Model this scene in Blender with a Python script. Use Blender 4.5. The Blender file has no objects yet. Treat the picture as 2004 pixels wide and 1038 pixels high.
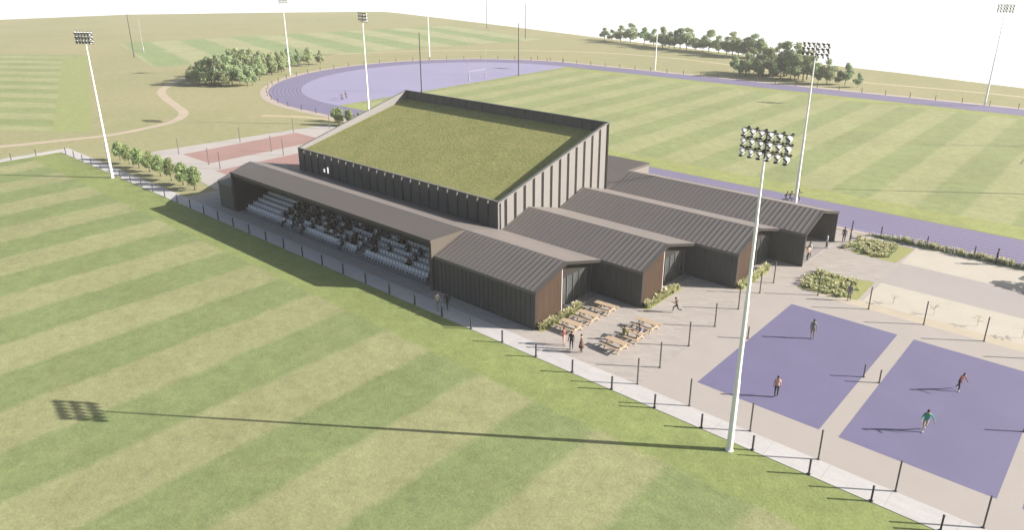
import bpy, bmesh, math, random
from mathutils import Vector, Matrix, Euler
C = bpy.context.collection
SC = bpy.context.scene
R = math.radians
random.seed(7)
ORD = ['nearest', 'second', 'third', 'fourth', 'fifth', 'sixth', 'seventh', 'eighth', 'ninth', 'tenth', 'eleventh', 'twelfth',
       'thirteenth', 'fourteenth', 'fifteenth', 'sixteenth', 'seventeenth', 'eighteenth', 'nineteenth', 'twentieth']
for t in ('twenty', 'thirty', 'forty'):
    for w in ('first', 'second', 'third', 'fourth', 'fifth', 'sixth', 'seventh', 'eighth', 'ninth'):
        ORD.append(t + '-' + w)
    ORD.append({'twenty': 'thirtieth', 'thirty': 'fortieth', 'forty': 'fiftieth'}[t])
def nth(i): return 'first' if i == 0 else ORD[i]

# ------------------------------------------------------------------ materials
class NT:
    def __init__(s, name):
        s.m = bpy.data.materials.new(name); s.m.use_nodes = True
        s.t = s.m.node_tree; s.b = s.t.nodes['Principled BSDF']
        s.b.inputs['Specular IOR Level'].default_value = 0.25
    def n(s, typ, **k):
        x = s.t.nodes.new(typ)
        for a, v in k.items(): setattr(x, a, v)
        return x
    def l(s, a, b): s.t.links.new(a, b)
    def val(s, x, sock):
        if isinstance(x, (int, float)): sock.default_value = x
        else: s.l(x, sock)
    def math(s, op, a, b=0.0, c=0.0):
        x = s.n('ShaderNodeMath', operation=op)
        s.val(a, x.inputs[0]); s.val(b, x.inputs[1])
        if op in ('MULTIPLY_ADD', 'SMOOTH_MIN'): s.val(c, x.inputs[2])
        return x.outputs[0]
    def coord(s):
        return s.n('ShaderNodeTexCoord').outputs['Object']
    def noise(s, scale, detail=3.0, rough=.55, vec=None, sx=None):
        x = s.n('ShaderNodeTexNoise'); x.inputs['Scale'].default_value = scale
        x.inputs['Detail'].default_value = detail; x.inputs['Roughness'].default_value = rough
        v = vec if vec is not None else s.coord()
        if sx:
            mp = s.n('ShaderNodeMapping'); mp.inputs['Scale'].default_value = sx[:3]
            if len(sx) > 3: mp.inputs['Rotation'].default_value = (0, 0, sx[3])
            s.l(v, mp.inputs[0]); v = mp.outputs[0]
        s.l(v, x.inputs['Vector'])
        return x.outputs['Fac']
    def ramp(s, v, lo, hi):
        x = s.n('ShaderNodeMapRange', interpolation_type='SMOOTHSTEP')
        s.val(v, x.inputs['Value']); x.inputs['From Min'].default_value = lo; x.inputs['From Max'].default_value = hi
        return x.outputs['Result']
    def mix(s, f, a, b, blend='MIX'):
        x = s.n('ShaderNodeMix', data_type='RGBA', blend_type=blend)
        s.val(f, x.inputs[0])
        for k, v in ((6, a), (7, b)):
            if isinstance(v, tuple): x.inputs[k].default_value = (*v[:3], 1)
            else: s.l(v, x.inputs[k])
        return x.outputs[2]
    def vary(s, col, fac, amt):
        # multiply colour by 1 +- amt following fac
        f = s.math('MULTIPLY_ADD', s.math('SUBTRACT', fac, .5), 2 * amt * 2.0, 1.0)
        x = s.n('ShaderNodeVectorMath', operation='SCALE')
        if isinstance(col, tuple): x.inputs[0].default_value = col[:3]
        else: s.l(col, x.inputs[0])
        s.l(f, x.inputs['Scale'])
        return x.outputs[0]
    def out(s, col, rough=.8, bump=None, bs=.3, bd=.02, metal=0, spec=None):
        if isinstance(col, tuple): s.b.inputs['Base Color'].default_value = (*col[:3], 1)
        else: s.l(col, s.b.inputs['Base Color'])
        s.val(rough, s.b.inputs['Roughness']); s.b.inputs['Metallic'].default_value = metal
        if spec is not None: s.b.inputs['Specular IOR Level'].default_value = spec
        if bump is not None:
            x = s.n('ShaderNodeBump'); x.inputs['Strength'].default_value = bs; x.inputs['Distance'].default_value = bd
            s.l(bump, x.inputs['Height']); s.l(x.outputs[0], s.b.inputs['Normal'])
        return s.m

def plain(name, col, rough=.7, scale=1.5, amt=.06, spec=None, metal=0, fine=None):
    t = NT(name); c = t.vary(col, t.noise(scale, 4), amt)
    if fine: c = t.vary(c, t.noise(fine[0], 3), fine[1])
    return t.out(c, rough, spec=spec, metal=metal)

def turf(name, light, dark, edge, ang, period, off, x0=-1e4, x1=1e4, y0=-1e4, y1=1e4, soft=.4, wob=.6):
    """mown turf: two alternating stripe colours inside a rectangle (in turned axes), one colour round it"""
    t = NT(name); co = t.coord()
    rot = t.n('ShaderNodeVectorRotate', rotation_type='Z_AXIS'); rot.inputs['Angle'].default_value = -ang
    t.l(co, rot.inputs['Vector'])
    sep = t.n('ShaderNodeSeparateXYZ'); t.l(rot.outputs[0], sep.inputs[0])
    wn = t.math('MULTIPLY', t.math('SUBTRACT', t.noise(.35, 4, .6), .5), wob * 2)
    x = t.math('ADD', sep.outputs[0], wn); y = t.math('ADD', sep.outputs[1], wn)
    ph = t.math('PINGPONG', t.math('SUBTRACT', x, off - period * .25 + 1000 * period), period * .5)   # 0..p/2 triangle
    st = t.ramp(ph, period * .25 - soft, period * .25 + soft)
    col = t.mix(st, light, dark)
    ins = None
    for v, lo, hi in ((x, x0, x1), (y, y0, y1)):
        for e, sg in ((lo, 1), (hi, -1)):
            if abs(e) > 9e3: continue
            r = t.ramp(t.math('MULTIPLY', t.math('SUBTRACT', v, e), sg), -.3, .3)
            ins = r if ins is None else t.math('MULTIPLY', ins, r)
    if ins is not None: col = t.mix(ins, edge, col)
    col = t.vary(col, t.noise(.09, 3), .10)
    col = t.vary(col, t.noise(.6, 5, .7), .17)
    f = t.noise(5.5, 5, .7)
    col = t.vary(col, f, .2); col = t.vary(col, t.noise(1.9, 4, .7), .14)
    yel = t.ramp(t.noise(.22, 5, .6), .52, .75)
    col = t.mix(t.math('MULTIPLY', yel, .10), col, (.30, .27, .13))
    return t.out(col, .9, bump=f, bs=.5, bd=.05, spec=.1)

M = {}
def build_materials():
    M['turf_main'] = turf('pitch_turf', (.202, .208, .104), (.146, .175, .074), (.164, .192, .070), 0, 11.1, 6.87, y1=-8.4)
    M['turf_track'] = turf('infield_turf', (.225, .232, .118), (.180, .202, .092), (.205, .226, .085), 0, 10.8, 4.2, y0=58.3, y1=132.3)
    M['turf_far'] = turf('far_turf', (.245, .25, .138), (.175, .215, .10), (.22, .24, .12), R(-15.8 + 90), 21.0, 0, soft=1.2, wob=1.5)
    M['turf_left'] = turf('left_turf', (.225, .235, .12), (.175, .2, .088), (.20, .22, .09), R(34.6 + 90), 12.0, 2, soft=.8, wob=.8)
    # dry meadow
    t = NT('dry_meadow'); c = t.mix(t.ramp(t.noise(.02, 4), .35, .65), (.238, .222, .125), (.215, .21, .112))
    c = t.mix(t.math('MULTIPLY', t.ramp(t.noise(.12, 5, .6), .5, .7), .45), c, (.262, .235, .145))
    c = t.vary(c, t.noise(.8, 5, .65), .14); f = t.noise(4, 5, .7); c = t.vary(c, f, .2)
    M['meadow'] = t.out(c, .95, bump=f, bs=.5, bd=.06, spec=.05)
    t = NT('lush_grass'); f = t.noise(5, 5, .7); c = t.vary((.222, .222, .095), f, .3); M['grass'] = t.out(c, .95, bump=f, bd=.05, spec=.05)
    t = NT('lime_margin'); f = t.noise(.6, 5, .7); c = t.vary((.205, .225, .098), f, .15); M['lime'] = t.out(c, .95, bump=f, bd=.05, spec=.05)
    # hard surfaces
    def paving(name, col, ang, bw, bh, amt, mort=.9, gap=.012):
        t = NT(name); mp = t.n('ShaderNodeMapping'); mp.inputs['Rotation'].default_value = (0, 0, ang); t.l(t.coord(), mp.inputs[0])
        b = t.n('ShaderNodeTexBrick'); t.l(mp.outputs[0], b.inputs['Vector'])
        b.inputs['Color1'].default_value = (*[x * (1 - amt) for x in col], 1); b.inputs['Color2'].default_value = (*[x * (1 + amt) for x in col], 1)
        b.inputs['Mortar'].default_value = (*[x * mort for x in col], 1); b.inputs['Scale'].default_value = 1
        b.inputs['Brick Width'].default_value = bw; b.inputs['Row Height'].default_value = bh; b.inputs['Mortar Size'].default_value = gap
        c = t.vary(b.outputs[0], t.noise(.5, 5, .65, sx=(1, 3.5, 1, ang)), .09); c = t.vary(c, t.noise(9, 4), .07)
        return t.out(c, .85, spec=.15)
    M['paving'] = paving('plank_paving', (.282, .255, .234), R(-38), 1.6, .36, .06, .82)
    M['concrete'] = paving('pale_concrete', (.35, .335, .328), 0, 3.66, 4, .02, .8, .02)
    M['tarmac_pad'] = plain('court_surround', (.275, .248, .228), .9, .35, .035, fine=(12, .05))
    M['road'] = plain('grey_road', (.262, .238, .225), .9, .3, .04, fine=(14, .06))
    M['pale_gravel'] = plain('pale_gravel', (.345, .315, .265), .95, .4, .05, fine=(8, .08))
    M['sand'] = plain('sandy_gravel', (.335, .29, .225), .95, .5, .06, fine=(8, .08))
    M['dark_patch'] = plain('slab_grey', (.31, .285, .268), .9, .3, .04)
    M['path'] = plain('pinkish_path', (.32, .265, .20), .95, .3, .05, fine=(5, .08))
    M['sand_path'] = plain('yellowish_path', (.33, .285, .18), .95, .3, .05, fine=(5, .08))
    M['track_edge'] = plain('track_surround', (.31, .262, .225), .95, .3, .05)
    M['purple'] = plain('purple_court', (.112, .103, .176), .75, .25, .05, fine=(20, .05))
    M['track'] = plain('lavender_track', (.150, .137, .216), .85, .12, .05, fine=(9, .05))
    M['lane'] = plain('lane_line', (.088, .072, .115), .85, 1, .03)
    M['d_area'] = plain('pale_lilac_area', (.208, .194, .292), .85, .08, .04, fine=(5, .04))
    M['red'] = plain('red_court', (.245, .152, .135), .9, .12, .10, fine=(6, .08))
    # building
    M['metal'] = plain('seamed_metal', (.136, .120, .112), .55, .5, .05, spec=.3, fine=(6, .03))
    M['seam'] = plain('seam_cap', (.080, .071, .066), .55, .5, .05)
    M['canopy'] = plain('canopy_membrane', (.072, .064, .061), .7, .3, .04, spec=.2)
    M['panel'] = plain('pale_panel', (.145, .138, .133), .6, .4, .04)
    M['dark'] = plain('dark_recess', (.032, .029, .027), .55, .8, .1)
    M['wall_shaded'] = plain('shaded_cladding', (.066, .063, .061), .55, .6, .07, spec=.3)  # same metal as the roofs, with the walls' shade put into its colour
    M['slot'] = plain('black_slot', (.010, .009, .009), .4, .8, .1)
    M['edge'] = plain('tan_end_cladding', (.070, .060, .049), .7, .8, .06)
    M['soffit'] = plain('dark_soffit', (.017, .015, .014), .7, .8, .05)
    t = NT('brown_boards'); mp = t.n('ShaderNodeMapping'); mp.inputs['Scale'].default_value = (1, 7, .25); t.l(t.coord(), mp.inputs[0])
    c = t.vary((.045, .026, .016), t.noise(1.0, 3, .6, vec=mp.outputs[0]), .35); M['timber'] = t.out(c, .7)
    t = NT('window_glass'); M['glass'] = t.out(t.vary((.055, .06, .06), t.noise(.4, 2), .3), .08, spec=.6)
    M['frame'] = plain('pale_frame', (.45, .42, .40), .5)
    t = NT('lit_window'); t.b.inputs['Emission Color'].default_value = (1, .96, .88, 1); t.b.inputs['Emission Strength'].default_value = .33; M['mull'] = plain('grey_mullion', (.13, .125, .12), .5); M['lit'] = t.out((.6, .6, .55), .5)
    t = NT('sedum_roof'); f = t.noise(3.2, 6, .75); c = t.mix(t.ramp(t.noise(.35, 5, .6), .35, .65), (.208, .204, .080), (.178, .186, .068))
    c = t.mix(t.math('MULTIPLY', t.ramp(t.noise(1.1, 4, .6), .55, .7), .4), c, (.26, .235, .11)); c = t.vary(c, f, .4)
    M['sedum'] = t.out(c, .95, bump=f, bs=.8, bd=.12, spec=.05)
    M['step'] = plain('terrace_concrete', (.22, .205, .20), .9, .8, .06)
    M['seat'] = plain('pale_seat', (.52, .51, .55), .5, 3, .05)
    M['seat_dark'] = plain('seat_riser', (.10, .095, .13), .8, 1, .05)
    # furniture
    M['white'] = plain('white_paint', (.74, .74, .71), .45, 1, .03, spec=.4)
    M['lamp_white'] = plain('lamp_shell', (.68, .68, .66), .4, 4, .04, spec=.5)
    M['lamp_dark'] = plain('lamp_fixing', (.03, .03, .028), .5, 4, .1)
    t = NT('lamp_glass'); M['lamp_glass'] = t.out((.12, .12, .11), .15, spec=.7)
    M['post'] = plain('dark_post', (.035, .032, .036), .5, 3, .1)
    M['post_grey'] = plain('grey_post', (.085, .078, .075), .5, 3, .1)
    t = NT('bench_timber'); mp = t.n('ShaderNodeMapping'); mp.inputs['Scale'].default_value = (.8, 12, 4); t.l(t.coord(), mp.inputs[0])
    M['bench'] = t.out(t.vary((.33, .25, .175), t.noise(1.2, 3, .6, vec=mp.outputs[0]), .22), .7)
    # plants
    M['bark'] = plain('bark', (.075, .06, .045), .95, 8, .25)
    def leaf(name, a, b):
        t = NT(name); g = t.n('ShaderNodeNewGeometry'); r = t.n('ShaderNodeObjectInfo')
        c = t.mix(g.outputs['Random Per Island'], a, b); h = t.n('ShaderNodeHueSaturation')
        t.l(t.math('MULTIPLY_ADD', r.outputs['Random'], .3, .9), h.inputs['Value']); t.l(t.math('MULTIPLY_ADD', r.outputs['Random'], .03, .488), h.inputs['Hue'])
        h.inputs['Saturation'].default_value = .88; t.l(c, h.inputs['Color']); m = t.out(h.outputs[0], .7, spec=.15)
        tr = t.n('ShaderNodeBsdfTranslucent'); t.l(h.outputs[0], tr.inputs[0]); mx = t.n('ShaderNodeMixShader'); mx.inputs[0].default_value = .4
        t.l(t.b.outputs[0], mx.inputs[1]); t.l(tr.outputs[0], mx.inputs[2]); t.l(mx.outputs[0], t.t.nodes['Material Output'].inputs['Surface']); return m
    M['leaf_mid'] = leaf('leaf_mid', (.195, .27, .115), (.32, .38, .18))
    M['leaf_olive'] = leaf('leaf_olive', (.23, .28, .125), (.36, .385, .185))
    M['leaf_dark'] = leaf('leaf_dark', (.15, .22, .105), (.265, .34, .17))
    M['leaf_young'] = leaf('leaf_young', (.17, .24, .08), (.30, .355, .135))
    M['plume'] = leaf('plume_pale', (.39, .375, .19), (.53, .49, .29))
    M['blade'] = leaf('blade_green', (.20, .225, .085), (.30, .31, .13))
    M['sap'] = plain('pale_twig', (.36, .34, .28), .8)
    M['net'] = plain('pale_tube', (.27, .255, .29), .5)

def cloth(name, col):
    k = 'cloth_' + name
    if k not in M: M[k] = plain(k, col, .85, 6, .15)
    return M[k]

# ------------------------------------------------------------------ mesh builder
class MB:
    def __init__(s): s.v = []; s.f = []; s.mi = []
    def quadf(s, pts, mi=0):
        o = len(s.v); s.v += [tuple(q) for q in pts]; s.f.append(tuple(range(o, o + len(pts)))); s.mi.append(mi)
    def box(s, x0, x1, y0, y1, z0, z1, mi=0):
        s.hexa([(x0, y0, z0), (x1, y0, z0), (x1, y1, z0), (x0, y1, z0), (x0, y0, z1), (x1, y0, z1), (x1, y1, z1), (x0, y1, z1)], mi)
    def hexa(s, p, mi=0):
        o = len(s.v); s.v += [tuple(q) for q in p]
        for f in ((3, 2, 1, 0), (4, 5, 6, 7), (0, 1, 5, 4), (1, 2, 6, 5), (2, 3, 7, 6), (3, 0, 4, 7)):
            s.f.append(tuple(o + i for i in f)); s.mi.append(mi)
    def bar(s, a, b, w, h, mi=0, up=(0, 0, 1)):
        a, b = Vector(a), Vector(b); d = (b - a).normalized(); sd = d.cross(Vector(up))
        if sd.length < 1e-4: sd = d.cross(Vector((1, 0, 0)))
        sd.normalize(); u = sd.cross(d); sd *= w / 2; u *= h / 2
        s.hexa([a - sd - u, a + sd - u, b + sd - u, b - sd - u, a - sd + u, a + sd + u, b + sd + u, b - sd + u], mi)
    def prism(s, poly, axis, a, b, mi=0, mi_cap=None):
        """poly of 2-D points extruded along axis ('x': pts are (y,z); 'z': pts are (x,y)) from a to b"""
        o = len(s.v); n = len(poly)
        for t in (a, b):
            for q in poly: s.v.append((t, q[0], q[1]) if axis == 'x' else ((q[0], t, q[1]) if axis == 'y' else (q[0], q[1], t)))
        s.f.append(tuple(o + n - 1 - i for i in range(n))); s.f.append(tuple(o + n + i for i in range(n)))
        s.mi += [mi if mi_cap is None else mi_cap] * 2
        for i in range(n):
            j = (i + 1) % n; s.f.append((o + i, o + j, o + n + j, o + n + i)); s.mi.append(mi)
    def tube(s, pts, rad, n=8, mi=0, cap=True):
        pts = [Vector(q) for q in pts]; o = len(s.v)
        for i, q in enumerate(pts):
            d = (pts[min(i + 1, len(pts) - 1)] - pts[max(i - 1, 0)]).normalized()
            a = d.cross(Vector((0, 0, 1)))
            if a.length < .05: a = d.cross(Vector((1, 0, 0)))
            a.normalize(); b = d.cross(a); r = rad[i] if isinstance(rad, (list, tuple)) else rad
            for k in range(n):
                t = 2 * math.pi * k / n; s.v.append(tuple(q + a * (r * math.cos(t)) + b * (r * math.sin(t))))
        for i in range(len(pts) - 1):
            for k in range(n):
                j = (k + 1) % n; s.f.append((o + i * n + k, o + i * n + j, o + (i + 1) * n + j, o + (i + 1) * n + k)); s.mi.append(mi)
        if cap:
            s.f.append(tuple(o + n - 1 - k for k in range(n))); s.f.append(tuple(o + (len(pts) - 1) * n + k for k in range(n))); s.mi += [mi, mi]
    def lathe(s, prof, mat=None, n=12, mi=0, mis=None):
        """profile of (r, z) turned about z, then moved by mat"""
        mat = mat or Matrix(); o = len(s.v)
        for r, z in prof:
            for k in range(n):
                t = 2 * math.pi * k / n; s.v.append(tuple(mat @ Vector((r * math.cos(t), r * math.sin(t), z))))
        for i in range(len(prof) - 1):
            for k in range(n):
                j = (k + 1) % n; s.f.append((o + i * n + k, o + i * n + j, o + (i + 1) * n + j, o + (i + 1) * n + k)); s.mi.append(mis[i] if mis else mi)
    def strip(s, pts, w, z, mi=0):
        L = []
        for i, q in enumerate(pts):
            a = Vector(pts[max(i - 1, 0)]); b = Vector(pts[min(i + 1, len(pts) - 1)]); d = (b - a).normalized(); nn = Vector((-d.y, d.x)) * (w / 2)
            L.append((Vector(q) + nn, Vector(q) - nn))
        for i in range(len(L) - 1):
            s.quadf([(*L[i][1], z), (*L[i + 1][1], z), (*L[i + 1][0], z), (*L[i][0], z)], mi)
    def build(s, name, mats, parent=None, smooth=False, loc=None, angle=None):
        me = bpy.data.meshes.new(name); me.from_pydata(s.v, [], s.f)
        for m in (mats if isinstance(mats, (list, tuple)) else [mats]): me.materials.append(m)
        me.polygons.foreach_set('material_index', s.mi)
        if smooth: me.polygons.foreach_set('use_smooth', [True] * len(s.f))
        me.update(); o = bpy.data.objects.new(name, me); C.objects.link(o)
        if parent: o.parent = parent
        if loc: o.location = loc
        return o

def tag(o, label=None, cat=None, group=None, kind=None):
    for k, v in (('label', label), ('category', cat), ('group', group), ('kind', kind)):
        if v: o[k] = v
    return o
def empty(name, loc=(0, 0, 0), rz=0.0, **k):
    o = bpy.data.objects.new(name, None); C.objects.link(o); o.location = loc; o.rotation_euler = (0, 0, rz); o.empty_display_size = .3
    return tag(o, **k)
def copy_tree(o, parent=None):
    c = o.copy(); C.objects.link(c)
    if parent: c.parent = parent
    for ch in KIDS.get(o.name, []): copy_tree(ch, c)
    return c
KIDS = {}
def remember(root):
    for ch in list(root.children_recursive): KIDS.setdefault(ch.parent.name, []).append(ch)
def flat(name, pts, z, mat):
    m = MB(); m.quadf([(x, y, z) for x, y in pts]); o = m.build(name, mat); return tag(o, kind='structure')
def rect(name, x0, x1, y0, y1, z, mat): return flat(name, [(x0, y0), (x1, y0), (x1, y1), (x0, y1)], z, mat)
def bez(pts, n=8):
    """Catmull-Rom through 2-D points"""
    o = []
    P = [pts[0]] + list(pts) + [pts[-1]]
    for i in range(1, len(P) - 2):
        for k in range(n):
            t = k / n; p0, p1, p2, p3 = [Vector(P[i + j]) for j in (-1, 0, 1, 2)]
            o.append(.5 * (2 * p1 + (p2 - p0) * t + (2 * p0 - 5 * p1 + 4 * p2 - p3) * t * t + (3 * p1 - p0 - 3 * p2 + p3) * t ** 3))
    o.append(Vector(pts[-1])); return o

# ------------------------------------------------------------------ world, sun, camera
SUN = Vector((37.3, 26.7, 20.6)).normalized()
def build_world():
    w = bpy.data.worlds.new('World'); SC.world = w; w.use_nodes = True; t = w.node_tree; bg = t.nodes['Background']
    sky = t.nodes.new('ShaderNodeTexSky'); sky.sky_type = 'NISHITA'; sky.sun_disc = False
    sky.sun_elevation = math.asin(SUN.z); sky.sun_rotation = math.atan2(SUN.x, SUN.y); sky.air_density = 1.2; sky.dust_density = 3.0
    tc = t.nodes.new('ShaderNodeTexCoord'); sp = t.nodes.new('ShaderNodeSeparateXYZ'); t.links.new(tc.outputs['Generated'], sp.inputs[0])
    mr = t.nodes.new('ShaderNodeMapRange'); mr.interpolation_type = 'SMOOTHSTEP'; t.links.new(sp.outputs['Z'], mr.inputs['Value'])
    mr.inputs['From Min'].default_value = -.02; mr.inputs['From Max'].default_value = .04
    b2 = t.nodes.new('ShaderNodeBackground'); b2.inputs['Color'].default_value = (1, 1, .985, 1); b2.inputs['Strength'].default_value = .42   # bright white mist under the horizon
    bg.inputs['Strength'].default_value = .06
    t.links.new(sky.outputs[0], bg.inputs['Color'])
    mx = t.nodes.new('ShaderNodeMixShader'); t.links.new(mr.outputs[0], mx.inputs[0]); t.links.new(b2.outputs[0], mx.inputs[1]); t.links.new(bg.outputs[0], mx.inputs[2])
    t.links.new(mx.outputs[0], t.nodes['World Output'].inputs['Surface'])
    l = bpy.data.lights.new('sun', 'SUN'); l.energy = 5.0; l.angle = R(.22); l.color = (1, .945, .875)
    o = bpy.data.objects.new('sun', l); C.objects.link(o); o.rotation_euler = SUN.to_track_quat('Z', 'Y').to_euler(); o.location = (60, 40, 60)
    cam = bpy.data.cameras.new('camera'); co = bpy.data.objects.new('camera', cam); C.objects.link(co)
    r = Vector((0.7448950582753433, 0.6671607280489007, -0.005283474825700976)); u = Vector((-0.22767486699081238, 0.26163023180925776, 0.9379305820497325))
    f = Vector((-0.6271327667230352, 0.6974569411459713, -0.3467827967901756))
    m = Matrix((r, u, -f)).transposed().to_4x4(); m.translation = (36.1527, -43.9562, 30); co.matrix_world = m
    cam.sensor_width = 36; cam.sensor_fit = 'HORIZONTAL'; cam.lens = 1440.7623 / 2004 * 36
    cam.shift_x = 12.743 / 2004; cam.shift_y = -62.04 / 2004; cam.clip_end = 3000; cam.clip_start = .5
    SC.camera = co
    SC.view_settings.view_transform = 'Standard'; SC.view_settings.look = 'None'; SC.view_settings.exposure = 1.5; SC.view_settings.gamma = 1
    SC.cycles.max_bounces = 6; SC.cycles.volume_bounces = 0; SC.cycles.use_denoising = True

def build_haze():
    m = MB(); m.box(-545, 270, -190, 345, -17, 34)
    mt = bpy.data.materials.new('haze_air'); mt.use_nodes = True; t = mt.node_tree; t.nodes.remove(t.nodes['Principled BSDF'])
    v = t.nodes.new('ShaderNodeVolumePrincipled'); v.inputs['Density'].default_value = .00035; v.inputs['Color'].default_value = (.97, .96, .93, 1); v.inputs['Anisotropy'].default_value = .2
    t.links.new(v.outputs[0], t.nodes['Material Output'].inputs['Volume'])
    o = m.build('haze', mt); tag(o, kind='stuff')

# ------------------------------------------------------------------ ground
TC = (-103.2, 95.0); RI, RO = 41.8, 49.6; UE = 33.0
def ringpt(r, a, side):
    cx = TC[0] if side < 0 else UE
    return (cx + r * math.cos(a), TC[1] + r * math.sin(a))
def loop(r, n=64):
    """stadium outline of radius r, anticlockwise from near left"""
    L = [ringpt(r, -math.pi / 2 + math.pi * k / n, 1) for k in range(n + 1)] + [ringpt(r, math.pi / 2 + math.pi * k / n, -1) for k in range(n + 1)]
    return L
def ring(name, r0, r1, z, mat):
    m = MB(); a, b = loop(r0), loop(r1)
    for i in range(len(a)):
        j = (i + 1) % len(a); m.quadf([(*a[i], z), (*b[i], z), (*b[j], z), (*a[j], z)])
    return m, mat
def build_ground():
    # the plateau of dry meadow, its far edge falling away
    edge = [(170, 129), (96, 151), (38, 168.2), (9.5, 176.4), (-24, 186), (-42, 189.7), (-79.3, 198.8), (-149, 217.6), (-211, 235.9), (-272, 253.3), (-340, 271), (-354, 272.6), (-366, 264),
            (-412, 215.8), (-462, 156.5), (-477, 90.4), (-470, 18), (-440, -120), (170, -120)]
    m = MB(); n = len(edge); rows = [[(x, y, 0) for x, y in edge]]
    cx, cy = -120, 60
    for d, z in ((3, -.25), (8, -1.3), (16, -3.6), (28, -7.6), (40, -12)):
        row = []
        for x, y in edge:
            v = Vector((x - cx, y - cy)); v.normalize(); row.append((x + v.x * d, y + v.y * d, z))
        rows.append(row)
    m.quadf(rows[0])
    for a, b in zip(rows, rows[1:]):
        for i in range(n):
            j = (i + 1) % n; m.quadf([a[i], b[i], b[j], a[j]])
    tag(m.build('ground', M['meadow']), kind='structure')
    rect('pitch', -101.8, 75, -84, -3.55, .004, M['turf_main'])
    m = MB(); m.box(-103.8, 75, -3.55, -1.65, -.2, .03); m.box(-103.8, -101.8, -84, -3.55, -.2, .03); tag(m.build('concrete_strip', M['concrete']), kind='structure')
    flat('forecourt', [(-60.5, -1.65), (11.35, -1.65), (11.35, 23.2), (19.3, 23.2), (19.3, 43.3), (-12, 43.3), (-12, 30), (-60.5, 2.6)], .008, M['paving'])
    rect('court_surround', 11.35, 62, -1.65, 23.2, .012, M['tarmac_pad'])
    for k in range(3):
        x = 14.58 + k * (9.105 + 1.278); rect('sports_court', x, x + 9.105, 1.65, 19.70, .016, M['purple'])
    rect('road', 19.3, 75, 30.2, 36.9, .010, M['road'])
    rect('gravel_strip', 19.3, 75, 24.7, 30.2, .012, M['pale_gravel'])
    rect('sand_strip', 15.2, 75, 23.2, 24.7, .012, M['sand'])
    rect('gravel_yard', 19.3, 75, 36.9, 43.3, .012, M['pale_gravel'])
    for pts in ([(14.2, 36.7), (18.9, 36.6), (19.3, 42.2), (14.4, 42.1)], [(13.6, 23.6), (18.9, 24.5), (18.8, 30.0), (13.6, 28.4)]):
        flat('planting_bed', pts, .016, M['grass'])
    # athletics track
    m, mt = ring('track', RI, RO, .020, None)
    m.quadf([(-75, 44.3, .020), (75, 44.3, .020), (75, 45.4, .020), (-75, 45.4, .020)])
    m.quadf([(UE, 45.41, .020), (75, 45.41, .020), (75, 53.2, .020), (UE + .01, 53.2, .020)][::1]) if False else None
    tag(m.build('running_track', M['track']), kind='structure')
    m = MB()
    for k in range(9):
        r = RI + .1 + k * (RO - RI - .2) / 8; a, b = loop(r - .09), loop(r + .09)
        for i in range(len(a)):
            j = (i + 1) % len(a); m.quadf([(*a[i], .026), (*b[i], .026), (*b[j], .026), (*a[j], .026)])
    tag(m.build('lane_lines', M['lane']), kind='structure')
    o = loop(RI); flat('infield', [q for q in o if q[0] > -101.2] + [(-101.2, TC[1] + RI), (-101.2, TC[1] - RI)], .012, M['turf_track'])
    flat('lilac_area', [q for q in o if q[0] < -101.2][:] , .016, M['d_area']) if False else None
    d = [(-101.2, TC[1] + RI)] + [ringpt(RI, math.pi / 2 + math.pi * k / 64, -1) for k in range(65)] + [(-101.2, TC[1] - RI)]
    flat('lilac_area', d, .016, M['d_area'])
    m, _ = ring('x', RO, RO + 2.0, .014, None); tag(m.build('track_surround', M['track_edge']), kind='structure')
    # paths
    m = MB(); m.strip(bez([(-140, -38), (-122, -24), (-114.2, -9.1), (-111.7, -1.8), (-109.1, 6.9), (-110.1, 14.9), (-112.6, 21.2), (-118.9, 26.3), (-128.3, 29.2), (-142.3, 32.9), (-151.8, 36.5), (-160, 42.5), (-170, 52), (-178, 64), (-186, 78), (-190, 92)]), 2.0, .008)
    tag(m.build('path', M['path']), kind='structure')
    m = MB(); m.strip(bez([(-190, 92), (-184, 109), (-170, 134), (-146, 157), (-119, 172), (-94, 176), (-70, 173), (-40, 165), (-22, 162), (12, 162.4), (80, 150)]), 1.7, .008)
    tag(m.build('path', M['sand_path']), kind='structure')
    # other pitches
    a = R(-15.8); d = Vector((math.cos(a), math.sin(a))); nn = Vector((-d.y, d.x)); p0 = Vector((-199, 55)); q = [p0, p0 + nn * 150, p0 + nn * 150 - d * 86, p0 - d * 86]
    flat('far_pitch', q, .008, M['turf_far'])
    a = R(34.6); d = Vector((math.cos(a), math.sin(a))); q = [Vector((-248, 54.4)), Vector((-114.8, 6.1)), Vector((-114.8, 6.1)) - d * 70, Vector((-248, 54.4)) - d * 70]
    flat('side_pitch', q[::-1], .006, M['turf_left']); flat('side_pitch_margin', [(-248, 54.4), (-247, 46), (-119.5, 1.0), (-114.8, 6.1)], .012, M['lime'])
    # red courts on their pale slab
    flat('court_slab', [(-90, 6.2), (-62.0, 3.0), (-55, 3.0), (-55, 38), (-86, 39.5)], .004, M['dark_patch'])
    rect('red_court', -84.3, -75.2, 9.4, 31.2, .010, M['red']); rect('red_court', -70.2, -60.6, 7.8, 29.5, .010, M['red'])
    m = MB(); m.strip(bez([(-104, 36), (-95, 41), (-84, 43.6), (-72, 43.6)]), 1.5, .007); tag(m.build('path', M['sand_path']), kind='structure')

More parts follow.
